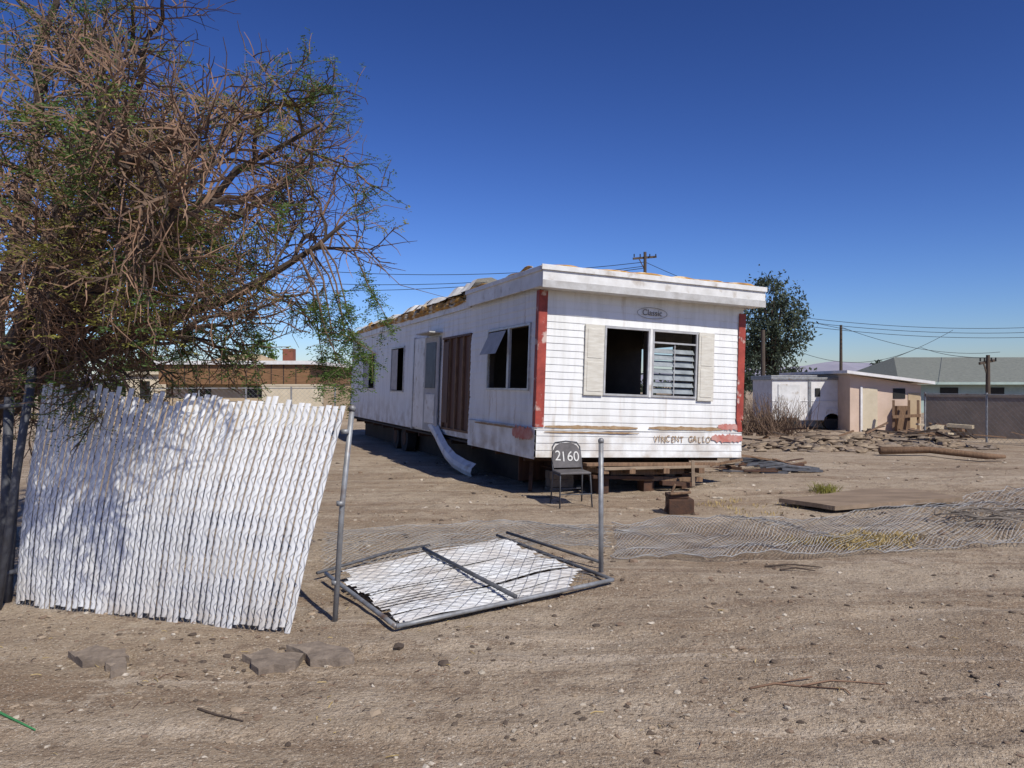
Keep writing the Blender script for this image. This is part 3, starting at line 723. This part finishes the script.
for (a,b,c,dp) in (((320,240),(345,300),(356,345),6.5),((310,252),(330,320),(338,380),6.4),((335,230),(368,285),(388,320),6.6),((300,258),(325,330),(352,390),6.3),((240,285),(250,320),(262,340),6.5),((180,310),(190,340),(175,352),6.4),((310,250),(340,310),(368,365),6.5),((300,256),(318,330),(326,385),6.6),((320,242),(345,335),(378,355),6.4)):
    pts=[sight(*a,dp),sight(*b,dp-.1),sight(*c,dp-.2)]
    sm=[pts[0],pts[0].lerp(pts[1],.5)+Vector((.03,0,.04)),pts[1],pts[1].lerp(pts[2],.5),pts[2]]
    tb.tube(sm,[.010,.008,.006,.004,.002],5,1,cap=False)
    for i in range(10):
        f=random.uniform(1.2,4);i0=min(int(f),3);p=sm[i0].lerp(sm[i0+1],f-i0)
        q=p+Vector((random.gauss(0,.12),random.gauss(0,.15),random.uniform(-.25,.06))); tb.tube([p,p.lerp(q,.5)+Vector((0,0,.03)),q],[.0035,.0025,.0015],3,1,cap=False)
        for j in range(9): addleaves(p.lerp(q,j/8),None,2,0,1.1)
for (a,b,c) in (((345,222),(385,205),(408,210)),((340,228),(400,285),(455,300))):
    tb.tube([sight(*a,6.5),sight(*b,6.5),sight(*c,6.5)],[.005,.003,.0015],4,2,cap=False)
tb.obj('trunk_and_branches',[bark,twigm,twigr],tr)
leafmesh('leaves',LC,LD,LL,LW,LM,[leafg,leafy],tr)

# ------------------------------------------------------------------ distant trees
def crown_tree(name,base,top,w,clumps,per,leaf,mat,trunk=True,dens=.35,lowfrac=.3):
    e=empty(name); h=top-base.z; cs=[];ds=[];L=[];Wd=[];mi=[]; mb=MB()
    if trunk: mb.tube([base,base+Vector((.1,0,h*.3)),base+Vector((.0,0,h*.7))],[.05*w,.035*w,.01*w],8,0)
    for k in range(clumps):
        v=Vector((random.gauss(0,1),random.gauss(0,1),random.gauss(0,1))).normalized()*random.random()**.4
        zc=base.z+h*(lowfrac+(1-lowfrac)/2); c=Vector((base.x+v.x*w/2*.85,base.y+v.y*w/2*.85,zc+v.z*h*(1-lowfrac)/2*.88))
        if trunk: mb.tube([base+Vector((0,0,h*random.uniform(.25,.55))),base.lerp(c,.6)+Vector((0,0,h*.1)),c],[.010*w,.006*w,.003*w],4,0,cap=False)
        s=dens*random.uniform(.6,1.3)*w*.28
        for i in range(per):
            q=c+Vector((random.gauss(0,s*.5),random.gauss(0,s*.5),random.gauss(0,s*.42)))
            cs.append(tuple(q)); ds.append((random.gauss(0,1),random.gauss(0,1),random.gauss(-.3,1))); L.append(leaf*random.uniform(.6,1.4)); Wd.append(leaf*.45); mi.append(0)
    if trunk: mb.obj('trunk',[bark],e)
    leafmesh('leaves',cs,ds,L,Wd,mi,[mat],e)
def gb(px,d): return Vector(((px-512)/768*d,d,0))
def zt(py,d): return CAMH+(384-py)/768*d
leafe=LEAFMAT('leaf_eucalyptus',(.095,.12,.075),(.045,.06,.038),scale=.7)
crown_tree('eucalyptus_tree',gb(772,42),zt(264,42),5.0,80,90,.23,leafe,True,.46,.12)
crown_tree('shrub_tree',gb(742,38),zt(335,38),2.2,25,60,.2,leafd,True,.6,.1)
crown_tree('shade_tree',gb(135,44),zt(342,44),4.5,34,70,.25,leafg,True,.5,.2)
crown_tree('shade_tree.001',gb(262,48),zt(335,48),2.6,22,60,.25,leafg,True,.6,.3)
crown_tree('shade_tree.002',gb(25,40),zt(340,40),5,34,70,.25,leafg,True,.5,.2)
crown_tree('shade_tree.003',gb(885,90),zt(361,90),5,26,60,.4,leafd,True,.5,.1)
crown_tree('shade_tree.004',gb(225,46),zt(345,46),3.0,22,60,.22,leafd,True,.6,.3)
cs=[];ds=[];L=[];Wd=[];mi=[]
for k in range(260):
    d=random.uniform(110,200);x=random.uniform(-.8,.8)*d; h=random.uniform(2,4.2)
    for i in range(30):
        cs.append((x+random.gauss(0,1.8),d+random.gauss(0,1.5),abs(random.gauss(h*.4,h*.28)))); ds.append((random.gauss(0,1),random.gauss(0,1),random.gauss(0,1)));L.append(1.0);Wd.append(.6);mi.append(0)
leafmesh('distant_trees',cs,ds,L,Wd,mi,[leafd])
mb=MB()
for k in range(420):
    c=spot(766,434); p=c+Vector((random.gauss(0,.55),random.gauss(0,.4),0)); q=p+Vector((random.gauss(0,.45),random.gauss(0,.4),random.uniform(.3,1.4)))
    mb.tube([p,p.lerp(q,.5)+Vector((random.gauss(0,.1),0,0)),q],[.014,.009,.004],3,k%2,cap=False)
mb.obj('dead_brush',[twigm,twigm])

# ------------------------------------------------------------------ background buildings
stucco=MAT('tan_stucco',(.46,.35,.22),(.38,.29,.18),scale=2,bump=.3)
peach=MAT('peach_stucco',(.60,.46,.36),(.50,.38,.29),scale=1.5,bump=.3)
cream=MAT('cream_wall',(.60,.52,.38),(.50,.43,.31),scale=2)
brownf=MAT('brown_fascia',(.25,.135,.065),(.165,.09,.045),scale=3,stretch=(1,1,6))
teal=MAT('teal_wall',(.34,.42,.38),(.28,.35,.32),scale=2)
shing=MAT('grey_shingle',(.19,.20,.175),(.125,.135,.12),scale=5,stretch=(1,3,3),bump=.5,bscale=12)
block=MAT('block_wall_paint',(.24,.195,.16),(.175,.145,.12),scale=2,bump=.4)
trimw=MAT('white_trim',(.72,.71,.69),(.6,.58,.55))
dk=MAT('dark_opening',(.03,.028,.026),(.02,.02,.02))
def rx(px,d): return (px-512)/768*d
h=empty('flat_roof_house'); d=34; mb=MB(); x0,x1=rx(166,d),rx(312,d)
mb.box(x0,x1,d,d+9,0,1.65,0); mb.box(x0-.05,x1+.05,d-.6,d+9.3,1.64,2.5,1)
mb.box(x0-.2,x1+.35,d-.75,d+9.4,2.5,2.66,2)
mb.box(x0+1.0,x0+2.0,d-.02,d,.9,1.5,3); mb.box(x0+3.6,x0+4.5,d-.02,d,0,1.55,3)
for k in range(1,12):
    x=x0+(x1-x0)*k/12; mb.box(x-.015,x+.015,d-.615,d-.6,1.65,2.49,3)
mb.add([(x0+.8,d+2,2.66),(x0+3.9,d+2,2.66),(x0+3.9,d+5,2.66),(x0+.8,d+5,2.66),(x0+1.8,d+3.5,3.1),(x0+3,d+3.5,3.1)],[(0,1,5,4),(1,2,5),(2,3,4,5),(3,0,4)],4)
mb.box(x1-2.2,x1-1.7,d+3,d+3.5,2.66,3.35,5)
mb.obj('house_body',[stucco,brownf,trimw,dk,stucco,MAT('brick_red',(.22,.08,.05))],h)
h=empty('white_outbuilding'); mb=MB(); d=40; mb.box(rx(126,d),rx(172,d),d,d+5,0,2.15,0); mb.box(rx(124,d),rx(174,d),d-.2,d+5.2,2.15,2.3,0); mb.box(rx(140,d),rx(150,d),d-.02,d,0,1.8,1); mb.obj('shed_body',[cream,dk],h)
h=empty('block_wall'); mb=MB(); d=30; mb.box(rx(262,d),rx(322,d),d,d+.2,0,1.58,0); mb.box(rx(262,d)-.02,rx(322,d)+.02,d-.02,d+.22,1.58,1.64,0)
mb.box(rx(60,d),rx(262,d)-.03,d,d+.2,0,1.1,1); mb.obj('wall_body',[cream,stucco],h)
def farfence(name,px0,px1,d0,d1,hgt,np_):
    e=empty(name); a=gb(px0,d0);b=gb(px1,d1); mb=MB(); L=(b-a).length
    for i in range(np_+1):
        p=a.lerp(b,i/np_); mb.tube([p,p+Vector((0,0,hgt+.05))],.03,7,0)
    mb.tube([a+Vector((0,0,hgt)),b+Vector((0,0,hgt))],.02,6,0)
    chainlink(mb,lambda s,t,o:a.lerp(b,s)+Vector((0,o,hgt*t)),L,hgt,.16,.0028,2)
    mb.obj('posts_and_mesh',[galv],e)
farfence('chain_link_fence',150,335,26,28,1.5,4)
farfence('chain_link_fence.001',925,1250,23.5,16.5,1.35,4)
h=empty('camper_trailer'); d=27.5; mb=MB(); x0,x1=rx(772,d),rx(848,d)
mb.box(x0,x1,d,d+2.2,.35,1.80,0); mb.box(x0-.05,x1+.05,d-.06,d+2.3,1.80,1.88,1); mb.box(x0-.05,x0+1.6,d-.06,d+2.3,1.88,1.96,1)
mb.box(rx(808,d),rx(811,d),d-.03,d,.35,1.8,1); mb.box(x0,x1,d-.02,d,1.02,1.05,3)
mb.box(rx(815,d),rx(820,d),d-.03,d,1.2,1.5,2); mb.box(rx(826,d),rx(842,d),d-.02,d-.001,.4,.8,3)
mb.box(rx(778,d),rx(800,d),d-.03,d,.45,1.65,3)
mb.obj('camper_body',[trimw,galv,dk,white],h,bevel=.03)
mb=MB()
for px in (790,832): mb.tube([(rx(px,d),d-.02,.3),(rx(px,d),d+.2,.3)],.3,16,0)
mb.obj('wheels',[MAT('tyre',(.03,.03,.03))],h)
h=empty('peach_garage'); d=26.5; mb=MB(); x0,x1=rx(850,d),rx(921,d)
def wallpoly(x0,x1,y0,y1,zl,zr,m,mb): mb.add([(x0,y0,0),(x1,y0,0),(x1,y1,0),(x0,y1,0),(x0,y0,zl),(x1,y0,zr),(x1,y1,zr),(x0,y1,zl)],[(4,5,6,7),(0,1,5,4),(1,2,6,5),(2,3,7,6),(3,0,4,7)],m)
wallpoly(x0,x1,d,d+6,1.98,1.62,0,mb)
mb.add([(x0-.25,d-.35,2.02),(x1+.3,d-.35,1.64),(x1+.3,d+6.3,1.64),(x0-.25,d+6.3,2.02),(x0-.25,d-.35,2.12),(x1+.3,d-.35,1.74),(x1+.3,d+6.3,1.74),(x0-.25,d+6.3,2.12)],[(0,3,2,1),(4,5,6,7),(0,1,5,4),(1,2,6,5),(2,3,7,6),(3,0,4,7)],1)
mb.box(rx(862,d),rx(877,d),d-.04,d,.02,1.5,2); mb.box(rx(860,d),rx(862,d),d-.05,d,0,1.56,1)
mb.box(rx(893,d),rx(905,d),d-.02,d,1.15,1.5,4); mb.box(rx(893,d),rx(905,d),d-.3,d-.05,0,.9,3)
mb.box(rx(908,d),rx(920,d),d-.02,d,.05,1.35,5)
mb.obj('garage_body',[peach,trimw,cream,wood,dk,stucco],h)
mb=MB()
for px in (882,897,906): mb.beam((rx(px,d),d-.8,0),(rx(px,d)+.1,d-.6,1.1),.08,.06,0)
mb.beam((rx(880,d),d-.85,.55),(rx(908,d),d-.8,.6),.06,.1,0); mb.obj('leaning_boards',[wood],h)
h=empty('hip_roof_house'); d=44; mb=MB(); x0,x1=rx(905,d),rx(1180,d); ez=1.74; rz=zt(357,d+4)
mb.box(x0,x1,d,d+9,0,ez,0)
o=.7
mb.add([(x0-o,d-o,ez),(x1+o,d-o,ez),(x1+o,d+9+o,ez),(x0-o,d+9+o,ez),(x0+1.6,d+4.5,rz),(x1-2,d+4.5,rz)],[(0,1,5,4),(1,2,5),(2,3,4,5),(3,0,4),(0,3,2,1)],1)
mb.box(x0-o,x1+o,d-o-.04,d-o,ez-.12,ez+.02,2); mb.box(x0-o-.04,x0-o,d-o,d+9+o,ez-.12,ez+.02,2)
mb.box(rx(940,d),rx(958,d),d-.03,d,.9,1.45,3); mb.box(rx(990,d),rx(1004,d),d-.03,d,.9,1.45,3)
mb.obj('house_body',[teal,shing,teal,dk],h)
h=empty('block_wall'); mb=MB(); a=gb(925,24.8);b=gb(1200,20); mb.beam(a+Vector((0,0,.62)),b+Vector((0,0,.62)),.2,1.24,0); mb.beam(a+Vector((0,0,1.27)),b+Vector((0,0,1.27)),.24,.06,0)
mb.obj('wall_body',[block],h)
# ------------------------------------------------------------------ utility poles and wires
polem=MAT('utility_pole_wood',(.10,.075,.055),(.06,.045,.035),scale=5,stretch=(4,4,.5))
def pole(px,top,d,arm=None,r=.13):
    e=empty('utility_pole'); mb=MB(); b=gb(px,d); t=zt(top,d); mb.tube([b,b+Vector((0,0,t))],[r,r*.7],9,0)
    if arm:
        for z in (t-.35,) : mb.beam(b+Vector((-arm,0,z-.05)),b+Vector((arm,.2,z+.1)),.10,.12,0)
        for s in (-.9,-.4,.4,.9): mb.tube([b+Vector((s*arm,-.0,t-.3)),b+Vector((s*arm,0,t-.12))],.035,6,1)
        mb.beam(b+Vector((-arm*.5,0,t-.4)),b+Vector((0,0,t-1.1)),.05,.05,0)
    mb.obj('pole_shaft',[polem,dk],e); return b+Vector((0,0,t))
p1=pole(645,252,46,.72,.13); p2=pole(841,325,60,None,.14); p3=pole(988,355,36,.4,.12); p4=pole(763,330,31,None,.11)
e=empty('overhead_wires'); mb=MB()
def wire(a,b,sag,r=.014):
    a=Vector(a);b=Vector(b); mb.tube([a.lerp(b,t)-Vector((0,0,sag*4*t*(1-t))) for t in np.linspace(0,1,15)],r,4,0,cap=False)
for k in range(3):
    wire(sight(790,316+k*4,58),sight(1060,326+k*5,62),.5,.02)
wire(sight(645,262,46),sight(850,330,60),.5,.018); wire(sight(645,262,46),sight(230,262,50),.8,.02); wire(sight(645,266,46),sight(200,274,50),.9,.02); wire(sight(645,268,46),sight(180,285,50),.8,.02)
wire(sight(841,327,60),sight(1000,352,70),.8,.02); wire(sight(800,352,60),sight(920,347,60),1.0,.018); wire(sight(920,347,60),sight(988,358,36),.2,.015)
wire(sight(953,330,61),sight(870,366,50),.2,.016)
mb.obj('cables',[dk],e)
# ------------------------------------------------------------------ mountains
mb=MB(); n=160; Rr=3200; rows=[]
for i in range(n+1):
    t=i/n; x=-3600+7200*t; px=512+768*x/Rr
    hgt=45+45*math.exp(-((px-850)/110)**2)+18*noise.noise(Vector((x*.004,0,0)))+9*noise.noise(Vector((x*.013,2,0)))+4*noise.noise(Vector((x*.04,2,0)))
    rows.append([(x,Rr-600,-3),(x,Rr-250,hgt*.5+14*noise.noise(Vector((x*.01,5,1)))),(x,Rr,hgt),(x,Rr+500,-3)])
for i in range(n):
    for j in range(3): mb.add([rows[i][j],rows[i+1][j],rows[i+1][j+1],rows[i][j+1]],[(0,1,2,3)],0)
mb.obj('mountains',[MAT('hazy_mountain',(.30,.29,.34),(.25,.24,.30),scale=.01)],smooth=True)

# ------------------------------------------------------------------ light, sky, camera
EL=math.radians(46); AZ=math.atan2(.56,-.83)
w=bpy.data.worlds.new('World'); scene.world=w; w.use_nodes=True; N=w.node_tree.nodes;L=w.node_tree.links
sk=N.new('ShaderNodeTexSky'); sk.sky_type='NISHITA'; sk.sun_disc=False; sk.sun_elevation=EL; sk.sun_rotation=AZ; sk.air_density=1.0; sk.dust_density=.3; sk.ozone_density=3.5; sk.altitude=0
gm=N.new('ShaderNodeGamma'); gm.inputs[1].default_value=1.65; L.new(sk.outputs[0],gm.inputs[0])
mx=N.new('ShaderNodeMix'); mx.data_type='RGBA'; mx.blend_type='MULTIPLY'; mx.inputs[0].default_value=1; L.new(gm.outputs[0],mx.inputs[6]); mx.inputs[7].default_value=(.30,.315,.43,1)
L.new(mx.outputs[2],N['Background'].inputs[0]); N['Background'].inputs[1].default_value=.08
sd=bpy.data.lights.new('sun','SUN'); sd.energy=4.8; sd.angle=math.radians(.5); sd.color=(1,.95,.86); so=bpy.data.objects.new('sun',sd); scene.collection.objects.link(so)
D=Vector((math.sin(AZ)*math.cos(EL),math.cos(AZ)*math.cos(EL),math.sin(EL))); so.rotation_euler=D.to_track_quat('Z','Y').to_euler()
cam=bpy.data.cameras.new('camera'); cam.lens=27; cam.sensor_width=36; cam.clip_end=8000; cam.clip_start=.05
co=bpy.data.objects.new('camera',cam); co.location=(0,0,CAMH); co.rotation_euler=(math.pi/2,0,0); scene.collection.objects.link(co); scene.camera=co
scene.view_settings.view_transform='Standard'; scene.view_settings.look='None'; scene.view_settings.exposure=0
